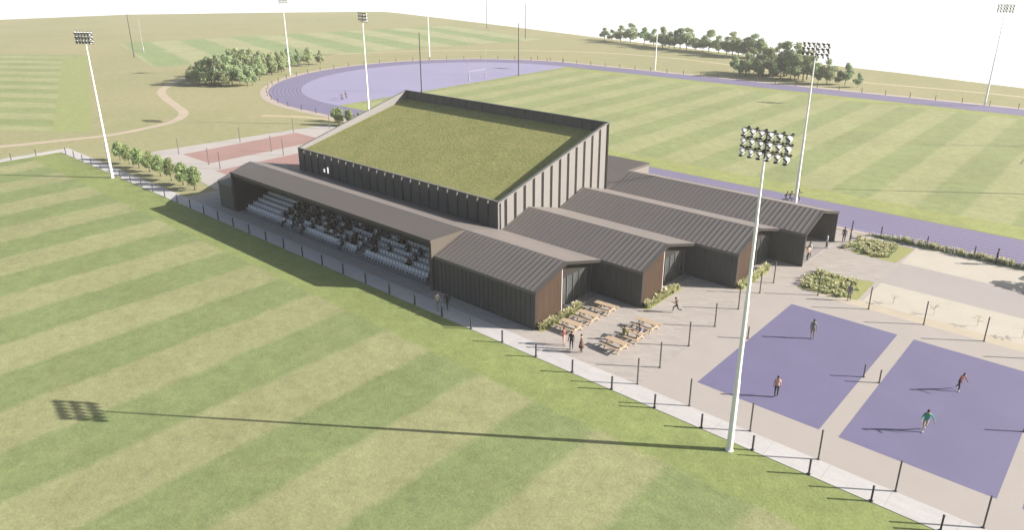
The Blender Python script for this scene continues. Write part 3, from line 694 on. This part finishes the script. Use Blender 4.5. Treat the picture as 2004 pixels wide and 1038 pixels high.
def build_posts():
    def post(mb, h, w, cap): mb.box(-w / 2, w / 2, -w / 2, w / 2, 0, h); mb.prism([(-w * .62, -w * .62), (w * .62, -w * .62), (w * .62, w * .62), (-w * .62, w * .62)], 'z', h, h + cap); mb.prism([(-w, -w), (w, -w), (w, w), (-w, w)], 'z', 0, .03)
    def proto(name, h, w, mat):
        m = MB(); post(m, h, w, .03); o = m.build(name, mat); return o
    def put(src, first, loc, rz, **k):
        o = src if first else src.copy()
        if not first: C.objects.link(o)
        o.location = loc; o.rotation_euler.z = rz; return tag(o, **k)
    a = proto('barrier_post', 1.05, .10, M['post'])
    us = [2.97 + 3.66 * k for k in range(8, -29, -1)]
    for i, u in enumerate(us):
        if u > 20.5: j = sum(1 for x in us if 20.5 < x <= u) - 1; lb = 'dark barrier post on the pitch edge, %s from the big floodlight towards the courts' % nth(i if False else sum(1 for x in us if 20.5 < x < u))
        elif u > -12.6: lb = 'dark barrier post on the pitch edge, %s from the big floodlight towards the grandstand' % nth(sum(1 for x in us if u < x < 20.5))
        elif u > -50: lb = 'dark barrier post in front of the grandstand, %s from its right end' % nth(sum(1 for x in us if u < x < -12.6))
        else: lb = 'dark barrier post left of the grandstand, %s from its left end' % nth(sum(1 for x in us if u < x < -50))
        put(a, i == 0, (u, -3.46, .03), 0, label=lb, cat='post', group='barrier posts along the near pitch')
    for i in range(7): put(a, False, (-101.9, -7.2 - 3.66 * i, .03), 0, label='dark barrier post on the far end line of the near pitch, %s from the corner' % nth(i), cat='post', group='barrier posts along the near pitch')
    b = proto('fence_post', 2.2, .09, M['post_grey'])
    L = [(11.35, v) for v in (-1.6, 1.66, 6.25, 10.85, 15.45, 20.05, 23.25)] + [(15.7 + 4.57 * k, 23.2) for k in range(5)] + [(15.7 + 4.57 * k, -1.62) for k in range(5)]
    lab = ['thin grey court fence post %s' % s for s in ['at the corner by the concrete strip'] + ['on the forecourt side, %s from the concrete strip' % nth(k) for k in range(1, 6)] + ['at the inner corner near the planted bed'] +
           ['on the car park side, %s from the inner corner' % nth(k) for k in range(5)] + ['along the concrete strip, %s from its corner post' % nth(k) for k in range(5)]]
    for i, (u, v) in enumerate(L): put(b, i == 0, (u, v, .012), 0, label=lab[i], cat='post', group='fence posts round the purple courts')
    c = proto('net_post', 1.07, .09, M['post_grey'])
    for i, (u, v, s) in enumerate(((14.45, 10.7, 'at the left edge of the first purple court'), (23.75, 10.7, 'at the right edge of the first purple court'), (24.9, 10.6, 'at the left edge of the second purple court'), (34.1, 10.5, 'at the right edge of the second purple court'))):
        put(c, i == 0, (u, v, .014), 0, label='short net post ' + s, cat='post', group='net posts of the purple courts')
    d = proto('court_post', 2.65, .10, M['post_grey'])
    for i, (u, v, s) in enumerate(((-85.1, 9.1, 'at the near outer corner of the left red court'), (-85.1, 20.3, 'at the outer middle of the left red court'), (-84.7, 31.0, 'at the far outer corner of the left red court'), (-74.7, 9.0, 'at the near inner corner of the left red court'),
                                   (-70.9, 8.9, 'at the near corner of the right red court'), (-74.7, 20.2, 'at the inner middle of the left red court'), (-70.9, 20.1, 'at the middle of the right red court'), (-82.3, 37.4, 'beyond the red courts by the path'))):
        put(d, i == 0, (u, v, .006), 0, label='slim dark post ' + s, cat='post', group='posts round the red courts')
    e = proto('rail_post', 1.1, .11, M['post'])
    ring_ = []
    for k in range(-25, 1): ring_.append((13.15 + 5.3 * k, TC[1] + RO + .45, 'far straight'))
    nn = 28
    for k in range(1, nn): ring_.append((TC[0] + (RO + .45) * math.cos(math.pi / 2 + math.pi * k / nn), TC[1] + (RO + .45) * math.sin(math.pi / 2 + math.pi * k / nn), 'curve'))
    for x in (-103, -97.6, -92.2): ring_.append((x, TC[1] - RO - .5, 'near left straight'))
    for x in (12.0, 15.2, 20.0, 24.6, 29.2): ring_.append((x, 44.15, 'near right straight'))
    first = True; cnt = {}
    frm = {'far straight': 'end nearest the curve', 'curve': 'far straight', 'near left straight': 'curve', 'near right straight': 'last gable'}
    for u, v, s in ring_:
        i = cnt.get(s, 0); cnt[s] = i + 1
        put(e, first, (u, v, .016), math.atan2(v - TC[1], u - TC[0]) if s == 'curve' else 0, label='low dark rail post on the track\'s %s, %s from the %s' % (s, nth(i), frm[s]), cat='post', group='rail posts round the running track'); first = False
    # tall ball-stop posts and goal posts
    f = MB(); f.tube([(0, 0, 0), (0, 0, 14.0)], [.15, .10], 8); f.tube([(0, 0, 0), (0, 0, .12)], .3, 10); f.tube([(0, 0, 14.0), (0, 0, 14.12)], .13, 8)
    f = f.build('ball_stop_post', M['post'])
    for i, (u, v, s) in enumerate(((-100.6, 77.6, 'behind the hall, left one by the lilac area'), (-100.9, 114.3, 'at the far corner of the lilac area'), (30.3, 78.0, 'at the right end of the infield, nearer one'), (31.6, 114.4, 'at the right end of the infield, farther one'),
                                   (-229, 62.3, 'at the left end of the far pitch'), (-214.3, 222, 'beyond the far pitch against the white sky'), (-167.6, 195.6, 'at the right end of the far pitch'))):
        put(f, i == 0, (u, v, 0), 0, label='tall thin dark ball-stop post ' + s, cat='post', group='tall ball-stop posts')
    def goal(u, v, rz, lb):
        root = empty('goal_posts', (u, v, 0), rz, label=lb, cat='goal posts')
        for s in (-1, 1):
            m = MB(); m.tube([(s * 3.2, 0, 0), (s * 3.2, 0, 11.5)], [.045, .035], 8); m.build('upright', M['net'], root)
            m = MB(); m.tube([(s * 3.2, 0, .02), (s * 3.2, 0, 1.6)], .15, 10); m.build('post_pad', M['net'], root)
        m = MB(); m.tube([(-3.2, 0, 2.5), (3.2, 0, 2.5)], .04, 8); m.build('crossbar', M['net'], root)
    goal(-103.9, 100.8, R(90), 'pale H-shaped goal posts at the lilac end of the infield')
    goal(26, 98.5, R(90), 'pale H-shaped goal posts at the right end of the infield')
    goal(-246.0, 72.8, R(157), 'pale H-shaped goal posts at the left end of the far pitch')
    goal(-203, 208, R(74), 'pale H-shaped goal posts at the right end of the far pitch')

def build_floodlights():
    root = empty('floodlight', (20.14, -4.45, 0))
    m = MB()
    for z0, z1, r0, r1 in ((0, 5.2, .205, .18), (5.2, 10.7, .155, .135), (10.7, 15.9, .112, .098), (15.9, 19.55, .08, .068)):
        m.tube([(0, 0, z0), (0, 0, z1)], [r0, r1], 14)
        if z0: m.tube([(0, 0, z0 - .02), (0, 0, z0 + .10)], [r0 + .03, r0 + .005], 14)
    m.tube([(0, 0, 0), (0, 0, .05)], .26, 14); m.build('pole', M['white'], root, smooth=False)
    cols, rows, dx, dz, zb = 6, 3, .55, .58, 19.75
    m = MB()
    for r in range(rows): m.bar((-dx * 2.75, 0, zb + r * dz + .16), (dx * 2.75, 0, zb + r * dz + .16), .07, .07)
    for x in (-dx * 2.5, 0, dx * 2.5): m.bar((x, 0, zb + .1 if x else 19.5), (x, 0, zb + 2 * dz + .2), .07, .07)
    m.build('lamp_frame', M['lamp_dark'], root)
    lm = MB(); mt = Matrix.Rotation(R(90 + 38), 4, 'X')     # axis -y, tilted down
    # bowl: closed back at z=-.32, open rim at 0; pale shell, glass face
    lm.lathe([(.03, -.32), (.12, -.29), (.175, -.19), (.205, -.06), (.215, 0), (.197, 0.005), (.185, -.03), (.001, -.035)], mt, 14, mis=[1, 1, 0, 0, 0, 2, 2])
    lm.lathe([(.001, -.345), (.09, -.34), (.08, -.50), (.001, -.50)], mt, 8, 1)
    for k in range(7):      # visor over the glass
        a0, a1 = R(25 + k * 130 / 7), R(25 + (k + 1) * 130 / 7)
        q = [Vector((.217 * math.cos(a), -.217 * math.sin(a), z)) for a, z in ((a0, -.01), (a1, -.01), (a1, .10), (a0, .10))]; q2 = [v * 1.03 for v in q]
        lm.hexa([mt @ v for v in q] + [mt @ v for v in q2], 0)
    lm.bar(mt @ Vector((0, .0, -.42)), (0, .06, .16), .05, .05, 1); lm.box(-.09, .09, -.1, .1, -.30, -.20, 1)
    proto = None
    for r in range(rows):
        for c in range(cols):
            if proto is None: o = proto = lm.build('lamp', [M['lamp_white'], M['lamp_dark'], M['lamp_glass']], root)
            else: o = proto.copy(); C.objects.link(o); o.parent = root
            o.location = ((c - 2.5) * dx, -.2, zb + r * dz); o.scale = (.92, .92, .92); o.rotation_euler.z = R(-30 + random.uniform(-4, 4) + (c - 2.5) * 3)
    remember(root)
    # (u, v, turn): turn 0 aims towards -v
    L = [(20.14, -4.45, -8, 'white floodlight mast in front of the purple courts, the nearest and tallest in view'), (-78.3, -4.3, 24, 'white floodlight mast at the left end of the near pitch beside the small tree row'),
         (5.24, 43.4, 180, 'white floodlight mast by the near straight behind the last gable roof'), (-79.1, 44.6, 170, 'white floodlight mast rising behind the left edge of the hall roof'),
         (7.0, 144.6, 0, 'white floodlight mast beyond the track at the right edge of the picture'), (-77.3, 148.0, 0, 'white floodlight mast beyond the far straight in front of the line of trees'),
         (-151.6, 73.4, 100, 'white floodlight mast on the outer curve beside the left tree clump'), (-152, 127.5, 60, 'white floodlight mast beyond the far end of the curve')]
    for i, (u, v, a, lb) in enumerate(L):
        o = root if i == 0 else copy_tree(root)
        o.location = (u, v, .004); o.rotation_euler.z = R(a); o.scale.x = -1 if i == 1 else 1; tag(o, label=lb, cat='floodlight', group='floodlight masts')

# ------------------------------------------------------------------ planting
def make_tree(kind, seed):
    rng = random.Random(seed); h = 6.0; root = empty('tree', (0, 0, 0))
    th = {'young': 1.2, 'round': .95, 'tall': 1.1}[kind]; rad = {'young': 1.7, 'round': 2.2, 'tall': 1.75}[kind]
    m = MB(); b = [(0, 0, -.1), (.05, .03, th), (rng.uniform(-.15, .15), rng.uniform(-.15, .15), h * .55), (rng.uniform(-.2, .2), rng.uniform(-.2, .2), h * .85)]
    m.tube(b, [.15, .11, .07, .02], 7); blobs = []
    for k in range(7):
        a = k * 2.4 + rng.uniform(-.3, .3); z0 = th + rng.uniform(-.1, 1.2); rr = rad * rng.uniform(.5, .8); z1 = z0 + rng.uniform(.7, 1.7)
        e = (math.cos(a) * rr, math.sin(a) * rr, min(z1, h * .8)); m.tube([(0, 0, z0), (e[0] * .5, e[1] * .5, (z0 + e[2]) / 2 - .1), e], [.06, .04, .015], 5)
        blobs.append((Vector(e), rng.uniform(.75, 1.15)))
    m.build('trunk', M['bark'], root, smooth=True)
    for k in range(14):
        a = rng.uniform(0, 6.28); t = rng.random(); zz = th + .45 + t * (h - th - 1.0); w = rad * (.8 if kind != 'tall' else .65) * math.sqrt(max(.05, 1 - (2 * t - .75) ** 2 * .75)) * rng.uniform(.3, 1)
        blobs.append((Vector((math.cos(a) * w, math.sin(a) * w, zz)), rng.uniform(.6, 1.0)))
    blobs.append((Vector((b[3][0], b[3][1], h - .7)), .75))
    m = MB()
    for c, r in blobs:
        for k in range(int(135 * r * r + 28)):
            d = Vector((rng.gauss(0, 1), rng.gauss(0, 1), rng.gauss(0, 1))).normalized(); p = c + d * r * (rng.random() ** .38) * Vector((1, 1, .85)).z
            s = rng.uniform(.11, .25); n1 = (d + Vector((rng.gauss(0, .6), rng.gauss(0, .6), rng.gauss(0, .6)))).normalized(); t1 = n1.orthogonal().normalized(); t1 = Matrix.Rotation(rng.uniform(0, 6.28), 3, n1) @ t1; t2 = n1.cross(t1)
            m.quadf([p - t1 * s, p - t2 * s * .55, p + t1 * s, p + t2 * s * .55])
    m.build('crown', {'young': M['leaf_young'], 'round': M['leaf_mid'], 'tall': M['leaf_dark']}[kind] if seed % 3 else M['leaf_olive' if kind != 'young' else 'leaf_young'], root)
    remember(root); return root

def build_trees():
    lib = {k: [make_tree(k, s + 10 * i) for s in (1, 2, 3, 4)] for i, k in enumerate(('young', 'round', 'tall'))}
    used = set(); rng = random.Random(5)
    def put(kind, u, v, h, label, group, wide=1.0):
        src = rng.choice(lib[kind]); o = src if src.name not in used else copy_tree(src); used.add(src.name)
        o.location = (u, v, 0); o.rotation_euler.z = rng.uniform(0, 6.28); s = h / 6.0; o.scale = (s * wide, s * wide, s); tag(o, label=label, cat='tree', group=group)
    for k in range(8):
        put('young', -62.8 - 3.62 * k, .75 + rng.uniform(-.1, .1), (3.55, 3.5, 3.5, 3.4, 3.35, 3.3, 3.25, 3.2)[k], 'small bright green tree in the row left of the grandstand, %s from the grandstand' % nth(k), 'row of small trees left of the grandstand', 1.05)
    P = [(-83.6, 40.6, 3.6), (-87.5, 42.4, 2.9), (-81.2, 41.4, 3.3), (-84.0, 43.2, 2.8), (-80.2, 43.0, 2.6)]
    for k, (u, v, h) in enumerate(P): put('young', u, v, h, 'small tree beside the left edge of the hall roof, %s' % ('the front left one', 'darkest at far left', 'the front right one', 'tucked between others', 'the lowest on the right')[k], 'small trees behind the hall')
    A = [(-157.7, 47.7, 4.7), (-153.9, 47.5, 5.8), (-151.8, 48.1, 6.4), (-149.7, 48.8, 7.2), (-148.3, 49.9, 7.5), (-145.2, 50.4, 3.9), (-151.6, 50.5, 4.0), (-147.1, 53.1, 7.1), (-147.9, 55.8, 6.0), (-141.7, 54.4, 5.3), (-142.3, 56.1, 4.9), (-148.8, 62.0, 6.1),
         (-153.6, 60.5, 7.8), (-157.5, 60.9, 7.8), (-160.8, 60.7, 7.3), (-156.3, 64.4, 7.4), (-156.4, 66.9, 6.8), (-156.0, 68.5, 6.0), (-156.7, 70.6, 5.7), (-158.0, 73.6, 5.7), (-159.5, 76.4, 5.7), (-161.2, 79.3, 6.0), (-165.2, 84.9, 5.1),
         (-163.6, 87.7, 5.5), (-163.9, 92.2, 4.2), (-154.8, 66.0, 4.7), (-155.5, 70.0, 4.8), (-156.4, 54.5, 6.8), (-157.6, 57.1, 6.5), (-156.8, 51.8, 5.7), (-160.2, 51.4, 4.6), (-157.7, 74.4, 4.6), (-161.0, 73.8, 5.3)]
    def clump(L, what, group, key, kinds, wide=1.05, up=1.0):
        for k, (u, v, h) in enumerate(sorted(L, key=key)):
            sz = 'tall' if h > 6.7 else ('low' if h < 4.8 else 'mid-sized')
            put(rng.choice(kinds), u, v, h * up, '%s tree in %s, %s from its left' % (sz, what, nth(k)), group, wide)
    scr = lambda q: ((q[0] - 36.15) * .745 + (q[1] + 43.96) * .667) / ((q[0] - 36.15) * -.627 + (q[1] + 43.96) * .697)
    clump(A, 'the clump by the track curve', 'trees in the clump beside the track curve', scr, ('round', 'round', 'tall'), 1.0, 1.06)
    B = [(-138.8, 211.2, 4.4), (-134.9, 210.6, 4.0), (-129.3, 208.4, 5.8), (-124.5, 207.9, 6.8), (-117.3, 206.4, 5.8), (-111.7, 204.1, 5.7), (-106.2, 201.4, 6.8), (-103.4, 201.1, 5.4), (-101.0, 200.6, 5.9), (-99.1, 201.5, 6.7), (-95.7, 199.9, 7.1),
         (-91.7, 199.5, 4.1), (-88.9, 199.1, 5.1), (-86.4, 198.7, 7.0), (-82.0, 197.3, 5.5), (-77.8, 194.6, 5.6), (-75.5, 194.3, 7.1), (-73.0, 193.7, 5.1), (-70.0, 193.0, 5.9), (-67.7, 193.8, 7.0), (-65.5, 193.1, 5.8)]
    clump(B, 'the crest line against white sky', 'line of trees on the crest', scr, ('round', 'round', 'tall'), 1.3, 1.12)
    D = [(-57.6, 158.2, 4.7), (-53.7, 153.6, 4.0), (-51.4, 152.2, 6.2), (-52.1, 156.2, 5.3), (-52.0, 158.9, 6.0), (-47.7, 152.3, 4.6), (-48.0, 155.8, 7.7), (-46.3, 156.0, 7.6), (-43.6, 152.1, 4.4), (-46.4, 161.0, 8.2), (-42.8, 155.2, 5.5), (-43.6, 159.5, 8.9),
         (-40.1, 155.1, 6.8), (-41.6, 162.4, 8.5), (-38.2, 153.1, 6.6), (-38.8, 157.4, 7.5), (-36.5, 154.6, 6.7), (-34.4, 155.2, 6.3), (-36.7, 157.9, 7.3), (-31.9, 152.7, 4.2), (-29.6, 152.4, 6.1)]
    clump(D, 'the clump beyond the far straight', 'trees in the clump beyond the far straight', scr, ('round', 'tall', 'tall'), 1.0, 1.08)
    for (u, v, h), lb in zip(((-27.1, 153.5, 3.8), (-25.9, 155.0, 5.7), (-22.1, 152.6, 3.7)), ('low round tree, left of three standing apart beyond the far straight', 'taller tree, middle of three standing apart beyond the far straight', 'low round tree, right of three standing apart beyond the far straight')):
        put('tall', u, v, h, lb, 'three trees standing apart beyond the far straight', 1.05)
    put('round', 36.0, 42.6, 4.4, 'broad low tree by the hedge at the right edge, shading the pale yard', None, 2.0)
    for k in lib:
        for o in lib[k]:
            if o.name not in used:
                for c in KIDS.get(o.name, []): bpy.data.objects.remove(c)
                bpy.data.objects.remove(o)

def tuft(mb, x, y, z, h, rng, n=16, plume=.5):
    for k in range(n):
        a = rng.uniform(0, 6.28); r = rng.uniform(.05, .32) * h / .8; hh = h * rng.uniform(.6, 1.1); w = rng.uniform(.018, .045)
        d = Vector((math.cos(a), math.sin(a), 0)); sd = Vector((-d.y, d.x, 0)) * w; b = Vector((x, y, z)) + d * r * .25; m1 = b + d * r * .4 + Vector((0, 0, hh * .65)); e = b + d * r * 1.3 + Vector((0, 0, hh))
        i = 1 if rng.random() < plume else 0
        mb.quadf([b - sd, b + sd, m1 + sd * .9, m1 - sd * .9], 0); mb.quadf([m1 - sd * 1.0, m1 + sd * 1.0, e + sd * (1.3 if i else .3), e - sd * (1.3 if i else .3)], i)
def shrub(mb, x, y, z, r, rng, n=70):
    for k in range(n):
        d = Vector((rng.gauss(0, 1), rng.gauss(0, 1), abs(rng.gauss(0, .8)))).normalized(); p = Vector((x, y, z)) + Vector((d.x * r, d.y * r, d.z * r * .9 + .05)) * rng.random() ** .4
        s = rng.uniform(.04, .09); t1 = d.orthogonal().normalized(); t1 = Matrix.Rotation(rng.uniform(0, 6.28), 3, d) @ t1; t2 = d.cross(t1)
        mb.quadf([p - t1 * s, p - t2 * s * .6, p + t1 * s, p + t2 * s * .6], 2)
def build_planting():
    rng = random.Random(9); mats = [M['blade'], M['plume'], M['leaf_young']]
    for i, ur in enumerate((0.0, 4.55, 9.1)):
        v0 = 9.7 * i; m = MB()
        for k in range(80): tuft(m, ur + rng.uniform(.08, .6), v0 + rng.uniform(.25, 6.2 if i < 2 else 6.9), .01, rng.uniform(.4, .75), rng, 16, .7)
        for k in range(10): shrub(m, ur + rng.uniform(.1, .5), v0 + rng.uniform(.3, 6.0), .01, rng.uniform(.2, .35), rng, 40)
        o = m.build('border_planting', mats); tag(o, kind='stuff')
        m = MB(); m.box(ur + .0, ur + .72, v0 + .05, v0 + 6.5, .0, .012); tag(m.build('planting_soil', M['grass']), kind='structure')
    for (x0, x1, y0, y1), bare in (((13.4, 17.9, 37.1, 42.0), 17.6), ((13.2, 17.7, 24.0, 29.0), 17.4)):
        m = MB()
        for k in range(200):
            x, y = rng.uniform(x0, x1), rng.uniform(y0, y1)
            tuft(m, x, y, .01, rng.uniform(.22, .48), rng, 16, .6)
        for k in range(34): shrub(m, rng.uniform(x0 + .3, x1 + .5), rng.uniform(y0 + .2, y1 - .2), .01, rng.uniform(.14, .34), rng, 70)
        o = m.build('bed_planting', mats); tag(o, kind='stuff')
    H = empty('hedge', (14, 43.6, 0), label='long low hedge of pale feathery plants beside the near straight of the track', cat='hedge'); m = MB(); b = MB()
    for k in range(420):
        x = rng.uniform(0, 46); w = min(1, .35 + x / 6); tuft(m, x, rng.uniform(-.35, .42), .0, rng.uniform(.4, .8) * w, rng, 12, .6)
    for k in range(190):
        x = rng.uniform(.5, 46); shrub(b, x, rng.uniform(-.32, .3), 0, rng.uniform(.25, .5) * min(1, .4 + x / 6), rng, 60)
    m.build('plumes', mats, H); b.build('foliage', [M['blade'], M['plume'], M['leaf_dark']], H)
    proto = None
    for i, u in enumerate((21.6, 25.0, 28.4, 31.7)):
        if proto is None:
            m = MB(); m.tube([(0, 0, 0), (.01, 0, .35), (0, .02, .7)], [.022, .016, .010], 6)
            for k in range(8):
                a = k * 2.4; r = rng.uniform(.3, .6); zz = rng.uniform(.35, .7); d = Vector((math.cos(a), math.sin(a), 0))
                m.tube([(0, 0, zz), tuple(d * r * .5 + Vector((0, 0, zz + .28))), tuple(d * r + Vector((0, 0, zz + .22)))], [.012, .009, .005], 4)
                for q in range(3): c = d * r * (.6 + .2 * q) + Vector((0, 0, zz + .26)); s = .05; m.quadf([c + Vector((-s, 0, 0)), c + Vector((0, -s, .02)), c + Vector((s, 0, 0)), c + Vector((0, s, -.02))], 1)
            o = proto = m.build('sapling', [M['sap'], M['plume']])
        else: o = proto.copy(); C.objects.link(o)
        o.location = (u, 25.9, .012); o.rotation_euler.z = i * 1.7; tag(o, label='pale spindly sapling in the gravel strip by the courts, %s from the planted bed' % nth(i), cat='sapling', group='saplings in the gravel strip')

build_materials(); build_world(); build_ground(); build_pavilion(); build_stand(); build_floodlights(); build_posts(); build_picnic(); build_trees(); build_planting(); build_people(); build_crowd(); build_haze()
